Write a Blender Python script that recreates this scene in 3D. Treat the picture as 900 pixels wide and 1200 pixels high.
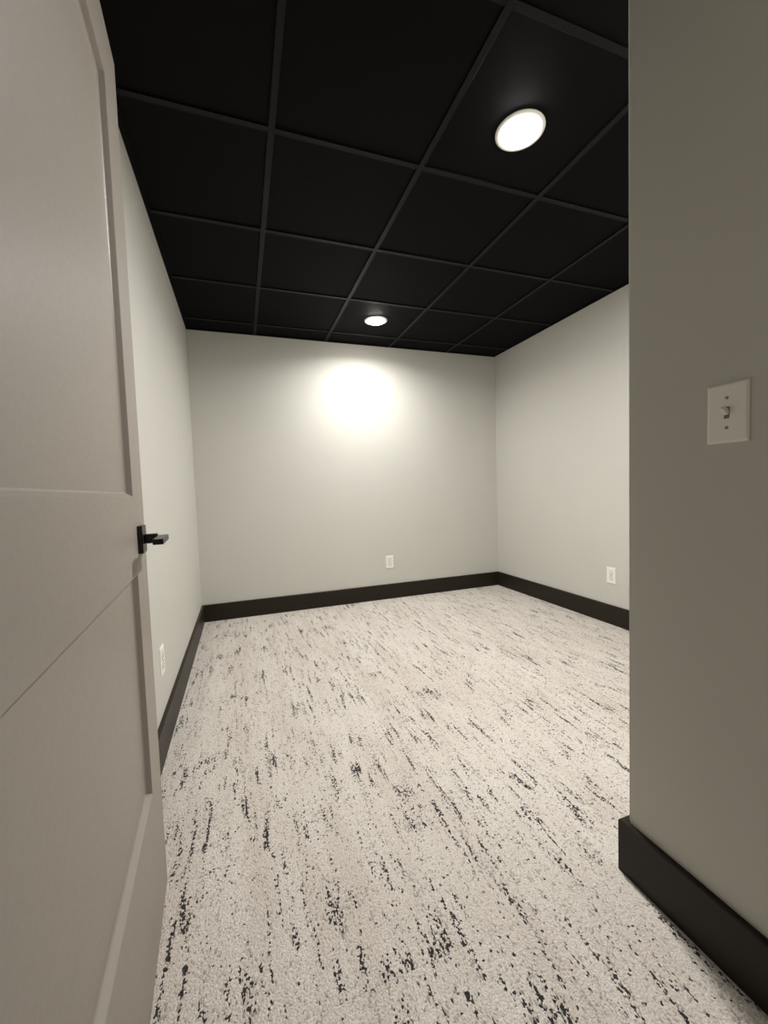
import bpy, bmesh, math, random
from mathutils import Matrix, Vector

for o in list(bpy.data.objects):
    bpy.data.objects.remove(o)
scene = bpy.context.scene
COL = scene.collection
R = math.radians

# ------------------------------------------------------------------ room measures (metres)
W, D, H = 2.927, 3.680, 2.410        # room width, back wall, suspended ceiling height
PX, PY = 1.296, 0.779                # entry return wall: face and outer corner
FY, FO = 0.270, 0.150                # front (doorway) wall: room face and hall face
BT, BH = 0.016, 0.143                # baseboard thickness and height
JL, JR, JH = 0.118, 1.085, 2.150     # doorway opening
GX, GY, S = 0.5287, 1.6212, 0.6096   # ceiling grid origin and module

# ------------------------------------------------------------------ camera
yaw, pitch, roll = 0.3371, -0.0535, -0.0335
f_px = 474.77
cy, sy, cp, sp = math.cos(yaw), math.sin(yaw), math.cos(pitch), math.sin(pitch)
fwd = Vector((sy * cp, cy * cp, sp))
rt = Vector((cy, -sy, 0))
up = rt.cross(fwd)
r2 = rt * math.cos(roll) + up * math.sin(roll)
u2 = -rt * math.sin(roll) + up * math.cos(roll)
cam_d = bpy.data.cameras.new('camera')
cam = bpy.data.objects.new('camera', cam_d)
COL.objects.link(cam)
m = Matrix((r2, u2, -fwd)).transposed().to_4x4()
m.translation = Vector((0.3555, 0.0, 1.0556))
cam.matrix_world = m
cam_d.sensor_fit = 'VERTICAL'
cam_d.sensor_height = 24.0
cam_d.sensor_width = 18.0
cam_d.lens = 24.0 * f_px / 1200.0
cam_d.clip_start = 0.02
scene.camera = cam

# ------------------------------------------------------------------ world, exposure
world = bpy.data.worlds.new('world')
scene.world = world
world.use_nodes = True
world.node_tree.nodes['Background'].inputs[0].default_value = (0.02, 0.02, 0.02, 1)
world.node_tree.nodes['Background'].inputs[1].default_value = 0.3
vs = scene.view_settings
vs.view_transform = 'Standard'
vs.look = 'None'
vs.gamma = 1.0
vs.use_curve_mapping = False
vs.exposure = 0.0
LAMP_W = (41.0, 18.0)  # recessed lamps: by the doorway, by the back wall
HALL_FILL_W = 0.03         # weak unseen fill light added behind the camera
LAMP_COL = (1.0, 0.99, 0.97)


# ------------------------------------------------------------------ helpers
def srgb(r, g, b):
    def c(v):
        v /= 255.0
        return v / 12.92 if v <= 0.04045 else ((v + 0.055) / 1.055) ** 2.4
    return (c(r), c(g), c(b), 1.0)


class NT:
    def __init__(self, name):
        self.mat = bpy.data.materials.new(name)
        self.mat.use_nodes = True
        self.t = self.mat.node_tree
        self.b = self.t.nodes['Principled BSDF']

    def n(self, kind, **kw):
        nd = self.t.nodes.new(kind)
        for k, v in kw.items():
            setattr(nd, k, v)
        return nd

    def put(self, sock, v):
        if hasattr(v, 'is_linked') or isinstance(v, bpy.types.NodeSocket):
            self.t.links.new(v, sock)
        else:
            sock.default_value = v

    def math(self, op, a, b=None, c=None, clamp=False):
        nd = self.n('ShaderNodeMath', operation=op, use_clamp=clamp)
        self.put(nd.inputs[0], a)
        if b is not None:
            self.put(nd.inputs[1], b)
        if c is not None:
            self.put(nd.inputs[2], c)
        return nd.outputs[0]

    def vmath(self, op, a, b):
        nd = self.n('ShaderNodeVectorMath', operation=op)
        self.put(nd.inputs[0], a)
        self.put(nd.inputs[1], b)
        return nd.outputs[0]

    def noise(self, vec, scale, detail=2.0, rough=0.5):
        nd = self.n('ShaderNodeTexNoise')
        self.put(nd.inputs['Vector'], vec)
        nd.inputs['Scale'].default_value = scale
        nd.inputs['Detail'].default_value = detail
        nd.inputs['Roughness'].default_value = rough
        return nd.outputs[0]

    def smooth(self, v, lo, hi, a=0.0, b=1.0):
        nd = self.n('ShaderNodeMapRange', interpolation_type='SMOOTHSTEP')
        self.put(nd.inputs[0], v)
        nd.inputs[1].default_value = lo
        nd.inputs[2].default_value = hi
        nd.inputs[3].default_value = a
        nd.inputs[4].default_value = b
        return nd.outputs[0]

    def mix(self, f, a, b):
        nd = self.n('ShaderNodeMix', data_type='RGBA')
        self.put(nd.inputs[0], f)
        self.put(nd.inputs[6], a)
        self.put(nd.inputs[7], b)
        return nd.outputs[2]

    def bump(self, h, strength, dist):
        nd = self.n('ShaderNodeBump')
        nd.inputs['Strength'].default_value = strength
        nd.inputs['Distance'].default_value = dist
        self.put(nd.inputs['Height'], h)
        self.t.links.new(nd.outputs[0], self.b.inputs['Normal'])


def paint(name, col, rough=0.6, spec=0.3, scale=260.0, bump=0.12, vary=0.03):
    k = NT(name)
    pos = k.n('ShaderNodeNewGeometry').outputs['Position']
    n1 = k.noise(pos, scale, 3.0)
    n2 = k.noise(pos, 1.7, 2.0)
    dark = tuple(c * (1 - vary) for c in col[:3]) + (1,)
    lite = tuple(min(1, c * (1 + vary)) for c in col[:3]) + (1,)
    k.put(k.b.inputs['Base Color'], k.mix(n2, dark, lite))
    k.put(k.b.inputs['Roughness'], k.smooth(n1, 0.2, 0.8, rough - 0.04, rough + 0.04))
    k.b.inputs['Specular IOR Level'].default_value = spec
    k.bump(n1, bump, 0.0006)
    return k.mat


M = {}
M['wall'] = paint('greige_wall_paint', srgb(198, 196, 188), 0.62, 0.25)
M['door'] = paint('greige_door_enamel', srgb(148, 140, 130), 0.45, 0.35, 120.0, 0.05)
M['base'] = paint('dark_bronze_trim_paint', srgb(38, 32, 25), 0.42, 0.2, 90.0, 0.05)
M['grid'] = paint('black_grid_paint', srgb(13, 13, 14), 0.45, 0.14, 90.0, 0.04)
M['black_metal'] = paint('matte_black_metal', srgb(20, 20, 21), 0.34, 0.5, 300.0, 0.03)
M['plastic'] = paint('white_plastic', srgb(236, 233, 226), 0.32, 0.5, 60.0, 0.0, 0.0)
M['trim_white'] = paint('white_halo_trim', srgb(235, 232, 225), 0.5, 0.3, 60.0, 0.0, 0.0)  # trim ring made white to stand in for the lamp's halo
M['slot'] = paint('dark_slot', srgb(26, 24, 22), 0.6, 0.2, 60.0, 0.0, 0.0)
M['shade'] = paint('toggle_recess_shade', srgb(120, 114, 104), 0.6, 0.2, 60.0, 0.0, 0.0)  # grey stands in for the shade inside the toggle opening
M['steel'] = paint('painted_screw', srgb(170, 166, 158), 0.35, 0.5, 200.0, 0.05)
M['plenum'] = paint('plenum_black', srgb(22, 21, 21), 0.9, 0.1)


def tile_material():
    k = NT('black_mineral_ceiling_tile')
    pos = k.n('ShaderNodeNewGeometry').outputs['Position']
    fine = k.noise(pos, 420.0, 4.0, 0.65)
    big = k.noise(pos, 9.0, 3.0)
    c = k.mix(k.smooth(fine, 0.35, 0.7), srgb(7, 7, 8), srgb(13, 13, 14))
    c2 = k.mix(k.math('MULTIPLY', big, 0.35), c, srgb(7, 7, 8))
    k.put(k.b.inputs['Base Color'], c2)
    k.b.inputs['Roughness'].default_value = 0.7
    k.b.inputs['Specular IOR Level'].default_value = 0.07
    k.bump(fine, 0.35, 0.0012)
    return k.mat


M['tile'] = tile_material()


def carpet_material():
    k = NT('flecked_greige_carpet')
    pos = k.n('ShaderNodeNewGeometry').outputs['Position']
    rnd = k.n('ShaderNodeObjectInfo').outputs['Random']
    cmb = k.n('ShaderNodeCombineXYZ')
    k.put(cmb.inputs[0], k.math('MULTIPLY', rnd, 53.0))
    k.put(cmb.inputs[1], k.math('MULTIPLY', rnd, 91.0))
    base = k.vmath('ADD', pos, cmb.outputs[0])

    def scaled(v):
        return k.vmath('MULTIPLY', base, v)
    # tuft cells, edges roughened
    wob = k.n('ShaderNodeTexNoise')
    k.put(wob.inputs['Vector'], base)
    wob.inputs['Scale'].default_value = 260.0
    wob.inputs['Detail'].default_value = 2.0
    off = k.vmath('MULTIPLY', k.vmath('SUBTRACT', wob.outputs[1], (0.5, 0.5, 0.5)), (0.006, 0.006, 0.0))
    jit = k.vmath('ADD', base, off)
    vor = k.n('ShaderNodeTexVoronoi')
    k.put(vor.inputs['Vector'], k.vmath('MULTIPLY', jit, (1.0, 0.8, 0.2)))
    vor.inputs['Scale'].default_value = 225.0
    sep = k.n('ShaderNodeSeparateColor')
    k.put(sep.inputs[0], vor.outputs['Color'])
    r1, r2_, r3 = sep.outputs[0], sep.outputs[1], sep.outputs[2]
    # streaks of dark yarn along the tile, in broken runs
    streak = k.noise(scaled((50.0, 5.5, 1.0)), 1.0, 2.0, 0.55)
    clump = k.noise(k.vmath('MULTIPLY', pos, (9.0, 3.2, 1.0)), 1.0, 2.0, 0.6)
    dens = k.math('MULTIPLY', k.smooth(streak, 0.50, 0.73), k.smooth(clump, 0.34, 0.60))
    dens = k.math('ADD', k.math('MULTIPLY', dens, 0.84), 0.008)
    black = k.math('LESS_THAN', r1, dens)
    streak2 = k.noise(scaled((40.0, 4.0, 3.0)), 1.0, 2.0, 0.6)
    dens2 = k.math('ADD', k.math('MULTIPLY', k.smooth(streak2, 0.48, 0.68), 0.26), 0.05)
    grey = k.math('LESS_THAN', r2_, dens2)
    # ground colour: soft bands plus tuft mottling
    band = k.noise(k.vmath('MULTIPLY', pos, (8.0, 1.3, 1.0)), 1.0, 3.0, 0.6)
    blot = k.noise(k.vmath('MULTIPLY', pos, (2.2, 1.6, 1.0)), 1.0, 2.0, 0.5)
    g = k.mix(k.smooth(band, 0.36, 0.66), srgb(228, 219, 209), srgb(241, 235, 226))
    g = k.mix(k.smooth(blot, 0.42, 0.68, 0.0, 0.5), g, srgb(236, 230, 221))
    fib = k.noise(base, 230.0, 3.0, 0.7)
    g = k.mix(k.smooth(fib, 0.30, 0.62, 0.55, 0.0), g, srgb(160, 146, 135))
    g = k.mix(k.math('MULTIPLY', r3, 0.30), g, srgb(172, 156, 142))
    g = k.mix(k.math('MULTIPLY', grey, 0.5), g, srgb(112, 102, 94))
    g = k.mix(k.math('MULTIPLY', black, 0.96), g, srgb(26, 26, 28))
    k.put(k.b.inputs['Base Color'], g)
    k.b.inputs['Roughness'].default_value = 0.95
    k.b.inputs['Specular IOR Level'].default_value = 0.08
    k.b.inputs['Sheen Weight'].default_value = 0.15
    hgt = k.math('ADD', k.math('MULTIPLY', vor.outputs['Distance'], -0.8), k.math('MULTIPLY', fib, 1.0))
    k.bump(hgt, 0.8, 0.004)
    return k.mat


M['carpet'] = carpet_material()


def emit(name, col, strength):
    k = NT(name)
    k.b.inputs['Base Color'].default_value = (0.8, 0.8, 0.8, 1)
    k.b.inputs['Emission Color'].default_value = col + (1,)
    k.b.inputs['Emission Strength'].default_value = strength
    return k.mat


M['lens'] = emit('lit_lamp_lens', (1.0, 0.965, 0.91), 120.0)


def obj(name, bm, mat, parent=None, mw=None):
    me = bpy.data.meshes.new(name)
    bmesh.ops.recalc_face_normals(bm, faces=bm.faces)
    bm.to_mesh(me)
    bm.free()
    me.materials.append(mat)
    o = bpy.data.objects.new(name, me)
    COL.objects.link(o)
    if parent:
        o.parent = parent
    if mw is not None:
        o.matrix_local = mw
    return o


def box(bm, x0, x1, y0, y1, z0, z1, bevel=0.0, segs=1):
    r = bmesh.ops.create_cube(bm, size=1.0)
    vs_ = r['verts']
    for v in vs_:
        v.co = Vector((x0 + (v.co.x + .5) * (x1 - x0), y0 + (v.co.y + .5) * (y1 - y0), z0 + (v.co.z + .5) * (z1 - z0)))
    if bevel:
        es = list({e for v in vs_ for e in v.link_edges})
        bmesh.ops.bevel(bm, geom=es, offset=bevel, segments=segs, affect='EDGES', profile=0.6)
    return bm


def bx(name, dims, mat, parent=None, bevel=0.0, segs=1, mw=None):
    return obj(name, box(bmesh.new(), *dims, bevel, segs), mat, parent, mw)


def struct(o):
    o['kind'] = 'structure'
    return o


def empty(name, label, cat, mw, group=None):
    o = bpy.data.objects.new(name, None)
    COL.objects.link(o)
    o.empty_display_size = 0.05
    o.matrix_world = mw
    if label:
        o['label'] = label
    if cat:
        o['category'] = cat
    if group:
        o['group'] = group
    return o


def lathe(bm, prof, n=48):
    """profile of (radius, z) turned round the z axis; radius 0 closes the end"""
    rings = []
    for r, z in prof:
        if r <= 1e-6:
            rings.append([bm.verts.new((0, 0, z))])
        else:
            rings.append([bm.verts.new((r * math.cos(2 * math.pi * i / n), r * math.sin(2 * math.pi * i / n), z)) for i in range(n)])
    for a, b in zip(rings, rings[1:]):
        for i in range(n):
            j = (i + 1) % n
            if len(a) == 1 and len(b) == 1:
                continue
            if len(a) == 1:
                bm.faces.new((a[0], b[i], b[j]))
            elif len(b) == 1:
                bm.faces.new((a[i], a[j], b[0]))
            else:
                bm.faces.new((a[i], a[j], b[j], b[i]))
    return bm


def smooth(o):
    for p in o.data.polygons:
        p.use_smooth = True
    return o


# ------------------------------------------------------------------ walls
HT = H + 0.25
T = 0.12
HX0, HX1, HY0 = -2.0, 3.6, -4.2      # large unlit room behind the camera
struct(bx('wall_left', (-T, 0, FO, D + T, -0.02, HT), M['wall']))
struct(bx('wall_back', (0, W, D, D + T, -0.02, HT), M['wall']))
struct(bx('wall_right', (W, W + T, PY - T, D + T, -0.02, HT), M['wall']))
# return wall beside the entry: L shaped, its long face runs on across the near side of the room
bm = bmesh.new()
pts = [(PX, FY), (PX + T, FY), (PX + T, PY - T), (W, PY - T), (W, PY), (PX, PY)]
lo = [bm.verts.new((x, y, -0.02)) for x, y in pts]
hi = [bm.verts.new((x, y, HT)) for x, y in pts]
bm.faces.new(lo[::-1])
bm.faces.new(hi)
for i in range(6):
    j = (i + 1) % 6
    bm.faces.new((lo[i], lo[j], hi[j], hi[i]))
corner = [e for e in bm.edges if all(abs(v.co.x - PX) < 1e-4 and abs(v.co.y - PY) < 1e-4 for v in e.verts)]
bmesh.ops.bevel(bm, geom=corner, offset=0.006, segments=4, affect='EDGES')
struct(obj('wall_entry', bm, M['wall']))
bm = bmesh.new()
box(bm, 0.0, JL, FO, FY, -0.02, HT)
box(bm, JR, PX + T, FO, FY, -0.02, HT)
box(bm, JL, JR, FO, FY, JH, HT)
struct(obj('wall_front', bm, M['wall']))
# hallway shell
struct(bx('wall_hall_left', (HX0 - T, HX0, HY0, FO, -0.02, HT), M['wall']))
struct(bx('wall_hall_right', (HX1, HX1 + T, HY0, FO, -0.02, HT), M['wall']))
struct(bx('wall_hall_back', (HX0 - T, HX1 + T, HY0 - T, HY0, -0.02, HT), M['wall']))
bm = bmesh.new()
box(bm, HX0 - T, -T, FO, FO + T, -0.02, HT)
box(bm, PX + T, HX1 + T, FO, FO + T, -0.02, HT)
struct(obj('wall_hall_front', bm, M['wall']))

# ------------------------------------------------------------------ floor of carpet tiles
floor = struct(bx('floor', (-T, W + T, FO, D + T, -0.05, -0.007), M['plenum']))
struct(bx('floor_hall', (HX0 - T, HX1 + T, HY0 - T, FO, -0.05, 0.0), M['carpet']))
CT = 0.5
ox, oy = 0.969, 0.705
shared = {}


def carpet_tile(x0, x1, y0, y1):
    key = (round(x1 - x0, 4), round(y1 - y0, 4))
    if key not in shared:
        g = 0.0
        bm = bmesh.new()
        box(bm, g, key[0] - g, g, key[1] - g, -0.007, 0.0)
        es = [e for e in bm.edges if all(v.co.z > -0.001 for v in e.verts)]
        bmesh.ops.bevel(bm, geom=es, offset=0.0004, segments=1, affect='EDGES')
        me = bpy.data.meshes.new('carpet_tile')
        bmesh.ops.recalc_face_normals(bm, faces=bm.faces)
        bm.to_mesh(me)
        bm.free()
        me.materials.append(M['carpet'])
        shared[key] = me
    o = bpy.data.objects.new('carpet_tile', shared[key])
    COL.objects.link(o)
    o.parent = floor
    o.location = (x0, y0, 0)


for ix in range(-4, 6):
    for iy in range(-6, 7):
        a, b = ox + ix * CT, ox + (ix + 1) * CT
        c, d = oy + iy * CT, oy + (iy + 1) * CT
        for rx0, rx1, ry0, ry1 in ((0, W, PY, D), (0, PX, FY, PY), (JL, JR, FO, FY)):
            x0, x1, y0, y1 = max(a, rx0), min(b, rx1), max(c, ry0), min(d, ry1)
            if x1 - x0 > 0.004 and y1 - y0 > 0.004:
                carpet_tile(x0, x1, y0, y1)


# ------------------------------------------------------------------ baseboards
def baseboard(name, path, z1=BH):
    """mitred board along a wall; path = wall line, room on its left side"""
    bm = bmesh.new()
    n = len(path)
    P = [Vector((*p, 0)) for p in path]
    offs = []
    for i in range(n):
        dirs = []
        if i > 0:
            dirs.append((P[i] - P[i - 1]).normalized())
        if i < n - 1:
            dirs.append((P[i + 1] - P[i]).normalized())
        nn = [Vector((-d.y, d.x, 0)) for d in dirs]
        if len(nn) == 2:
            mvec = (nn[0] + nn[1]).normalized()
            mvec = mvec / max(0.2, mvec.dot(nn[0]))
        else:
            mvec = nn[0]
        offs.append(mvec)
    prof = [(0.0, 0.0), (BT, 0.0), (BT, z1 - 0.003), (BT - 0.003, z1), (0.0, z1)]
    rings = [[bm.verts.new(P[i] + offs[i] * t + Vector((0, 0, z))) for t, z in prof] for i in range(n)]
    for a, b in zip(rings, rings[1:]):
        for k in range(len(prof)):
            l = (k + 1) % len(prof)
            bm.faces.new((a[k], b[k], b[l], a[l]))
    bm.faces.new(rings[0])
    bm.faces.new(rings[-1][::-1])
    return struct(obj(name, bm, M['base']))


baseboard('baseboard_left', [(0, D - BT), (0, FY)])
baseboard('baseboard_back', [(W, D), (0, D)])
baseboard('baseboard_right', [(W, PY + BT), (W, D - BT)])
baseboard('baseboard_entry', [(PX, FY), (PX, PY), (W, PY)])

# ------------------------------------------------------------------ doorway: jamb, stop, casing
door_trim = struct(bx('trim_1', (JL, JL + 0.018, FO, FY, 0.0, JH), M['door']))       # hinge jamb
struct(bx('trim_2', (JR - 0.018, JR, FO, FY, 0.0, JH), M['door']))
struct(bx('trim_3', (JL + 0.018, JR - 0.018, FO, FY, JH - 0.018, JH), M['door']))
for i, (y0, y1) in enumerate(((FY, FY + 0.014), (FO - 0.014, FO))):
    bm = bmesh.new()
    if i == 1:
        box(bm, JL - 0.065, JL + 0.012, y0, y1, 0, JH + 0.065, 0.002)
    box(bm, JR - 0.012, JR + 0.065, y0, y1, 0, JH + 0.065, 0.002)
    box(bm, JL + (0.0 if i == 0 else 0.012), JR - 0.012, y0, y1, JH - 0.012, JH + 0.065, 0.002)
    struct(obj('trim_%d' % (4 + i), bm, M['door']))

# ------------------------------------------------------------------ suspended ceiling
ceil = struct(bx('ceiling', (-T, W + T, FO, D + T, H + 0.03, H + 0.06), M['plenum']))
struct(bx('ceiling_hall', (HX0 - T, HX1 + T, HY0 - T, FO, H, H + 0.06), M['tile']))
TW = 0.024        # tee face width
TZ = 0.007        # tile face sits this far above the tee face
L_AT = [(GX + 1.5 * S - 0.008, GY - 0.5 * S + 0.036), (GX + 1.5 * S, GY + 2.5 * S)]
rects = [(0, W, PY, D), (0, PX, FY, PY)]
tshared = {}
for ix in range(-2, 5):
    for iy in range(-6, 5):
        a, b = GX + (ix - 0) * S, GX + (ix + 1) * S
        c, d = GY + iy * S, GY + (iy + 1) * S
        for q, (rx0, rx1, ry0, ry1) in enumerate(rects):
            x0, x1, y0, y1 = max(a, rx0), min(b, rx1), max(c, ry0), min(d, ry1)
            if x1 - x0 < 0.03 or y1 - y0 < 0.03:
                continue
            key = (round(x1 - x0, 4), round(y1 - y0, 4))
            if key not in tshared:
                bm = box(bmesh.new(), 0.006, key[0] - 0.006, 0.006, key[1] - 0.006, H + TZ, H + 0.022)
                me = bpy.data.meshes.new('ceiling_tile')
                bm.to_mesh(me)
                bm.free()
                me.materials.append(M['tile'])
                tshared[key] = me
            o = bpy.data.objects.new('ceiling_tile', tshared[key])
            COL.objects.link(o)
            o.parent = ceil
            o.location = (x0, y0, 0)


def tee(x0, x1, y0, y1, z=H, nm='grid_tee'):
    bm = bmesh.new()
    box(bm, x0, x1, y0, y1, z, z + 0.0065, 0.0008)
    obj(nm, bm, M['tile'] if nm == 'wall_angle' else M['grid'], ceil)


for q, (rx0, rx1, ry0, ry1) in enumerate(rects):
    e = 0.019
    for ix in range(-2, 6):                                  # main tees run the length of the room
        x = GX + ix * S
        if rx0 + 0.03 < x < rx1 - 0.03:
            tee(x - TW / 2, x + TW / 2, ry0 + e, ry1 - e)
    xs = [rx0 + e] + [GX + ix * S for ix in range(-2, 6) if rx0 + 0.03 < GX + ix * S < rx1 - 0.03] + [rx1 - e]
    for iy in range(-7, 6):
        y = GY + iy * S
        if ry0 + 0.03 < y < ry1 - 0.03:
            for a, b in zip(xs, xs[1:]):
                a2 = a if a == rx0 + e else a + TW / 2
                b2 = b if b == rx1 - e else b - TW / 2
                if b2 - a2 > 0.02:
                    tee(a2, b2, y - TW / 2, y + TW / 2, H + 0.0005, 'cross_tee')
    # wall angle round the edge
    angs = {0: [(rx0, rx1, ry1 - e, ry1), (rx0, rx0 + e, ry0, ry1 - e), (rx1 - e, rx1, ry0, ry1 - e), (PX, rx1 - e, ry0, ry0 + e)],
            1: [(rx0, rx1, ry0, ry0 + e), (rx0, rx0 + e, ry0 + e, ry1), (rx1 - e, rx1, ry0 + e, ry1)],
            2: [(rx0, rx1, ry0, ry0 + e), (rx0, rx1, ry1 - e, ry1), (rx0, rx0 + e, ry0 + e, ry1 - e), (rx1 - e, rx1, ry0 + e, ry1 - e)]}[q]
    for a in angs:
        tee(*a, H - 0.0005, 'wall_angle')

# ------------------------------------------------------------------ recessed lamps


def downlight(x, y, label, watts, spread=180):
    t = empty('recessed_downlight', label, 'ceiling light', Matrix.Translation((x, y, H + TZ)), 'round recessed ceiling lamps')
    smooth(obj('trim_ring', lathe(bmesh.new(), [(0.068, -0.0005), (0.068, -0.004), (0.072, -0.0065), (0.086, -0.0055), (0.0915, -0.003), (0.0925, -0.0005), (0.068, -0.0005)]), M['trim_white'], t))
    smooth(obj('lamp_lens', lathe(bmesh.new(), [(0, -0.022), (0.02, -0.0214), (0.038, -0.0190), (0.052, -0.0150), (0.062, -0.0095), (0.0675, -0.003), (0.0675, -0.0008), (0, -0.0008)]), M['lens'], t))
    ld = bpy.data.lights.new('lamp_glow', 'AREA')
    ld.shape = 'DISK'
    ld.size = 0.12
    ld.spread = R(spread)
    ld.energy = watts
    ld.color = LAMP_COL
    lo_ = bpy.data.objects.new('lamp_glow', ld)
    COL.objects.link(lo_)
    lo_.parent = t
    lo_.location = (0, 0, -0.0235)
    return t


downlight(*L_AT[0], 'round recessed ceiling lamp nearer the doorway, the larger glowing disc', LAMP_W[0])
downlight(*L_AT[1], 'round recessed ceiling lamp beside the back wall, the smaller glowing disc', LAMP_W[1], 160)
hl = bpy.data.lights.new('hall_fill', 'AREA')  # added fill light, no fixture stands in the room behind
hl.shape = 'DISK'
hl.size = 0.15
hl.energy = HALL_FILL_W
hl.color = (1.0, 0.86, 0.74)
ho = bpy.data.objects.new('hall_fill', hl)
COL.objects.link(ho)
ho.location = (0.8, -1.1, H - 0.012)

# ------------------------------------------------------------------ door
DA = R(3.40)
DW_, DT, DZ0, DZ1 = 0.935, 0.035, 0.008, 2.127
edge = Vector((0.1123, 1.2088, 0))
# local frame: +X out of the visible face, +Y towards the free edge, origin on the free edge
ydir = Vector((-math.sin(DA), math.cos(DA), 0))
xdir = Vector((math.cos(DA), math.sin(DA), 0))
dm = Matrix((xdir, ydir, Vector((0, 0, 1)))).transposed().to_4x4()
dm.translation = edge
door = empty('door_1', 'open greige panelled door with black lever, standing along the left wall', 'door', dm)
struct(door)
ST = 0.138
rails = [(DZ0, 0.350), (0.880, 1.0605), (1.985, DZ1)]
SW, SD = 0.010, 0.0135      # slope of the moulded edge: run and depth


def slab(name, y0, y1, z0, z1):
    return bx(name, (-DT, 0, y0, y1, z0, z1), M['door'], door, 0.0)


bm = box(bmesh.new(), -DT, 0, -ST, 0, DZ0, DZ1)
es = [e for e in bm.edges if all(v.co.y > -0.001 for v in e.verts) and abs(e.verts[0].co.x - e.verts[1].co.x) < 1e-5 and abs(e.verts[0].co.z - e.verts[1].co.z) > 0.1]
bmesh.ops.bevel(bm, geom=es, offset=0.0012, segments=2, affect='EDGES')
obj('stile', bm, M['door'], door)
slab('stile', -DW_, -DW_ + ST, DZ0, DZ1)
for z0, z1 in rails:
    slab('rail', -DW_ + ST, -ST, z0, z1)
for (z0, z1) in ((rails[0][1], rails[1][0]), (rails[1][1], rails[2][0])):
    y0, y1 = -DW_ + ST, -ST
    bx('panel', (-DT + SD, -SD, y0, y1, z0, z1), M['door'], door)
    # sloped moulding ring, both faces
    bm = bmesh.new()
    for face, sgn in ((0.0, -1), (-DT, 1)):
        fx, ix_ = face - sgn * 0.0, face + sgn * SD
        outer = [(fx, y0, z0), (fx, y1, z0), (fx, y1, z1), (fx, y0, z1)]
        lip = [(fx + sgn * 0.0015, y0 + 0.0012, z0 + 0.0012), (fx + sgn * 0.0015, y1 - 0.0012, z0 + 0.0012), (fx + sgn * 0.0015, y1 - 0.0012, z1 - 0.0012), (fx + sgn * 0.0015, y0 + 0.0012, z1 - 0.0012)]
        c_ = SW - 0.003
        inn = [(ix_ - sgn * 0.0022, y0 + c_, z0 + c_), (ix_ - sgn * 0.0022, y1 - c_, z0 + c_), (ix_ - sgn * 0.0022, y1 - c_, z1 - c_), (ix_ - sgn * 0.0022, y0 + c_, z1 - c_)]
        c_ = SW
        foot = [(ix_, y0 + c_, z0 + c_), (ix_, y1 - c_, z0 + c_), (ix_, y1 - c_, z1 - c_), (ix_, y0 + c_, z1 - c_)]
        rings = [[bm.verts.new(p) for p in ring] for ring in (outer, lip, inn, foot)]
        for a, b in zip(rings, rings[1:]):
            for i in range(4):
                j = (i + 1) % 4
                bm.faces.new((a[i], a[j], b[j], b[i]))
    mo = obj('panel_moulding', bm, M['door'], door)

# lever sets on both faces; the latch in the edge
HB, HZ = -0.086, 0.957
for sgn in (1, -1):
    h = bpy.data.objects.new('door_handle', None)
    COL.objects.link(h)
    h.parent = door
    h.empty_display_size = 0.03
    h.location = (0 if sgn > 0 else -DT, HB, HZ)
    if sgn < 0:
        h.rotation_euler = (0, 0, 0)
    if sgn > 0:
        h['label'] = 'black square-plate lever handle on the open door'

    def hb(name, x0, x1, y0, y1, z0, z1, bev):
        a, b = (x0, x1) if sgn > 0 else (-x1, -x0)
        return bx(name, (a, b, y0, y1, z0, z1), M['black_metal'], h, bev, 2)
    hb('rosette', 0.0, 0.011, -0.029, 0.029, -0.033, 0.033, 0.0012)
    hb('neck', 0.0105, 0.040, -0.010, 0.010, -0.0115, 0.0115, 0.003)
    far = 0.040 if sgn > 0 else 0.033
    hb('lever', far, far + (0.022 if sgn > 0 else 0.012), -0.105, 0.012, -0.0065, 0.0065, 0.002)
bx('latch_plate', (-0.030, -0.006, -0.001, 0.0012, HZ - 0.028, HZ + 0.028), M['black_metal'], door, 0.0)
bx('latch_bolt', (-0.024, -0.012, 0.0012, 0.009, HZ - 0.011, HZ + 0.011), M['black_metal'], door, 0.002)
for z in (0.20, 1.06, 1.93):
    bm = bmesh.new()
    box(bm, -DT + 0.002, -0.004, -DW_ - 0.0018, -DW_, z - 0.05, z + 0.05)
    hg = obj('hinge', bm, M['black_metal'], door)
    bm = bmesh.new()
    bmesh.ops.create_cone(bm, cap_ends=True, segments=16, radius1=0.006, radius2=0.006, depth=0.1,
                          matrix=Matrix.Translation((-DT - 0.003, -DW_ - 0.001, z)))
    obj('hinge_knuckle', bm, M['black_metal'], hg)


# ------------------------------------------------------------------ switch and outlets
def face_matrix(loc, normal):
    """local +Z out of the wall, +Y up"""
    z = Vector(normal)
    y = Vector((0, 0, 1))
    x = y.cross(z)
    mm = Matrix((x, y, z)).transposed().to_4x4()
    mm.translation = Vector(loc)
    return mm


def plate_mesh(w, h):
    bm = bmesh.new()
    z0, z1 = 0.0, 0.0055
    a = [(-w / 2, -h / 2), (w / 2, -h / 2), (w / 2, h / 2), (-w / 2, h / 2)]
    rings = []
    for inset, z in ((0, z0), (0, 0.0025), (0.0015, 0.0042), (0.0045, z1)):
        rings.append([bm.verts.new((x - math.copysign(inset, x), y - math.copysign(inset, y), z)) for x, y in a])
    bm.faces.new(rings[0][::-1])
    bm.faces.new(rings[-1])
    for p, q in zip(rings, rings[1:]):
        for i in range(4):
            j = (i + 1) % 4
            bm.faces.new((p[i], p[j], q[j], q[i]))
    return bm


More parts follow.
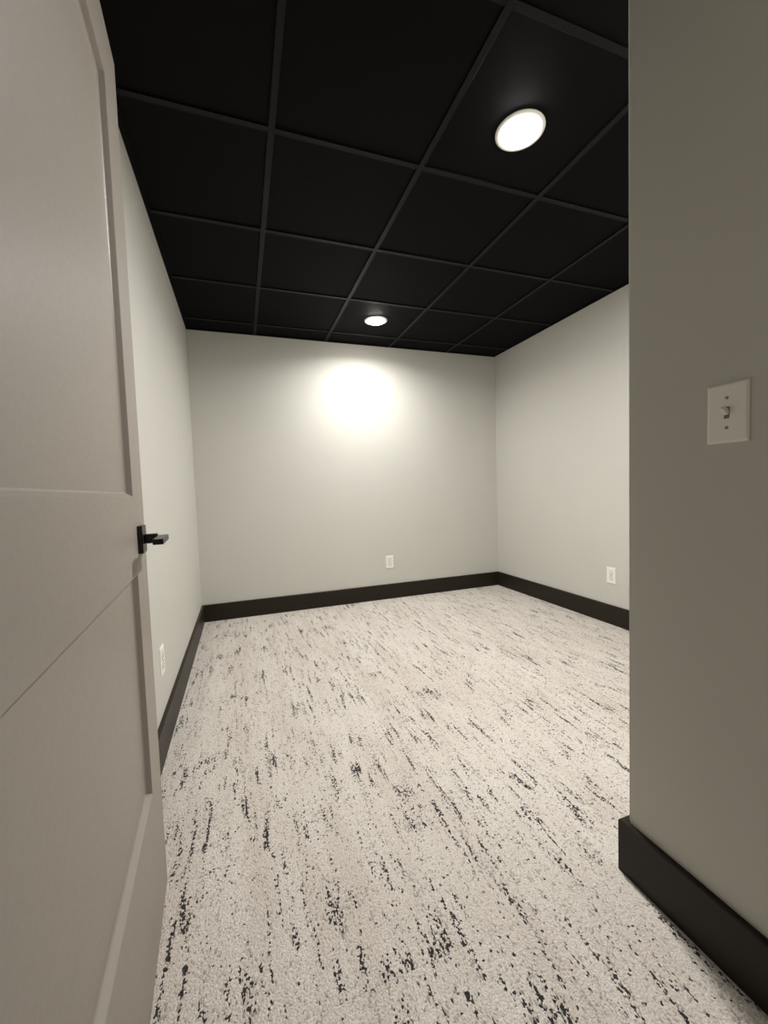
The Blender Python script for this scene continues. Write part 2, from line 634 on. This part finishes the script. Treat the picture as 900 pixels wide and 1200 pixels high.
def screw(parent, x, y, z=0.0055):
    s = obj('screw', lathe(bmesh.new(), [(0, z + 0.0012), (0.0022, z + 0.0011), (0.0035, z + 0.0002), (0.0035, z - 0.001), (0, z - 0.001)], 20), M['steel'], parent, Matrix.Translation((x, y, 0)))
    smooth(s)
    bx('screw_slot', (-0.0028, 0.0028, -0.0005, 0.0005, z + 0.0008, z + 0.0014), M['slot'], s)
    return s


def light_switch(loc, normal, label):
    t = empty('light_switch', label, 'light switch', face_matrix(loc, normal))
    obj('plate', plate_mesh(0.075, 0.120), M['plastic'], t)
    screw(t, 0, 0.030)
    screw(t, 0, -0.030)
    bx('toggle_opening_shade', (-0.0050, 0.0050, -0.0115, 0.0115, 0.0050, 0.0058), M['shade'], t)  # flat slab coloured like the shaded recess round the toggle
    bm = box(bmesh.new(), -0.0040, 0.0040, -0.0060, 0.0060, 0.0, 0.0185)
    for v in bm.verts:                       # tapered toggle tipped downwards-on
        if v.co.z > 0.01:
            v.co.x *= 0.75
            v.co.y *= 0.72
    bmesh.ops.bevel(bm, geom=list(bm.edges), offset=0.0009, segments=2, affect='EDGES')
    bmesh.ops.rotate(bm, verts=bm.verts, cent=(0, 0, 0), matrix=Matrix.Rotation(R(-33), 3, 'X'))
    bmesh.ops.translate(bm, verts=bm.verts, vec=(0, 0.0, 0.004))
    obj('toggle', bm, M['plastic'], t)
    return t


def outlet(loc, normal, label):
    t = empty('wall_outlet', label, 'outlet', face_matrix(loc, normal), 'white duplex wall outlets')
    obj('plate', plate_mesh(0.076, 0.122), M['plastic'], t)
    screw(t, 0, 0)
    for s in (1, -1):
        cy_ = 0.0205 * s
        # receptacle face: circle with flattened top and bottom, standing proud in a dark reveal
        def disc(r, cut, z0, z1, n=40):
            bm = bmesh.new()
            pts_ = []
            for i in range(n):
                a = 2 * math.pi * i / n
                pts_.append((r * math.cos(a), max(-cut, min(cut, r * math.sin(a)))))
            lo_ = [bm.verts.new((x, y + cy_, z0)) for x, y in pts_]
            hi_ = [bm.verts.new((x * 0.97, y * 0.97 + cy_, z1)) for x, y in pts_]
            bm.faces.new(lo_[::-1])
            bm.faces.new(hi_)
            for i in range(n):
                j = (i + 1) % n
                bm.faces.new((lo_[i], lo_[j], hi_[j], hi_[i]))
            return bm
        obj('reveal', disc(0.0192, 0.0162, 0.0050, 0.0057), M['slot'], t)
        rc = obj('receptacle', disc(0.0172, 0.0142, 0.0050, 0.0080), M['plastic'], t)
        bm = bmesh.new()
        box(bm, -0.0075, -0.0053, cy_ - 0.001, cy_ + 0.0075, 0.0078, 0.0083)
        box(bm, 0.0055, 0.0073, cy_ + 0.000, cy_ + 0.0070, 0.0078, 0.0083)
        bmesh.ops.create_cone(bm, cap_ends=True, segments=16, radius1=0.0026, radius2=0.0026, depth=0.0005,
                              matrix=Matrix.Translation((0, cy_ - 0.0065, 0.00805)))
        obj('contact_slots', bm, M['slot'], rc)
    return t


light_switch((PX, 0.5505, 1.189), (-1, 0, 0), 'white toggle light switch on the dim wall at the right of the doorway')
outlet((1.686, D, 0.358), (0, -1, 0), 'white duplex outlet low on the back wall')
outlet((W, 2.264, 0.365), (-1, 0, 0), 'white duplex outlet low on the right wall')
outlet((0, 1.925, 0.361), (1, 0, 0), 'white duplex outlet low on the left wall beside the door')
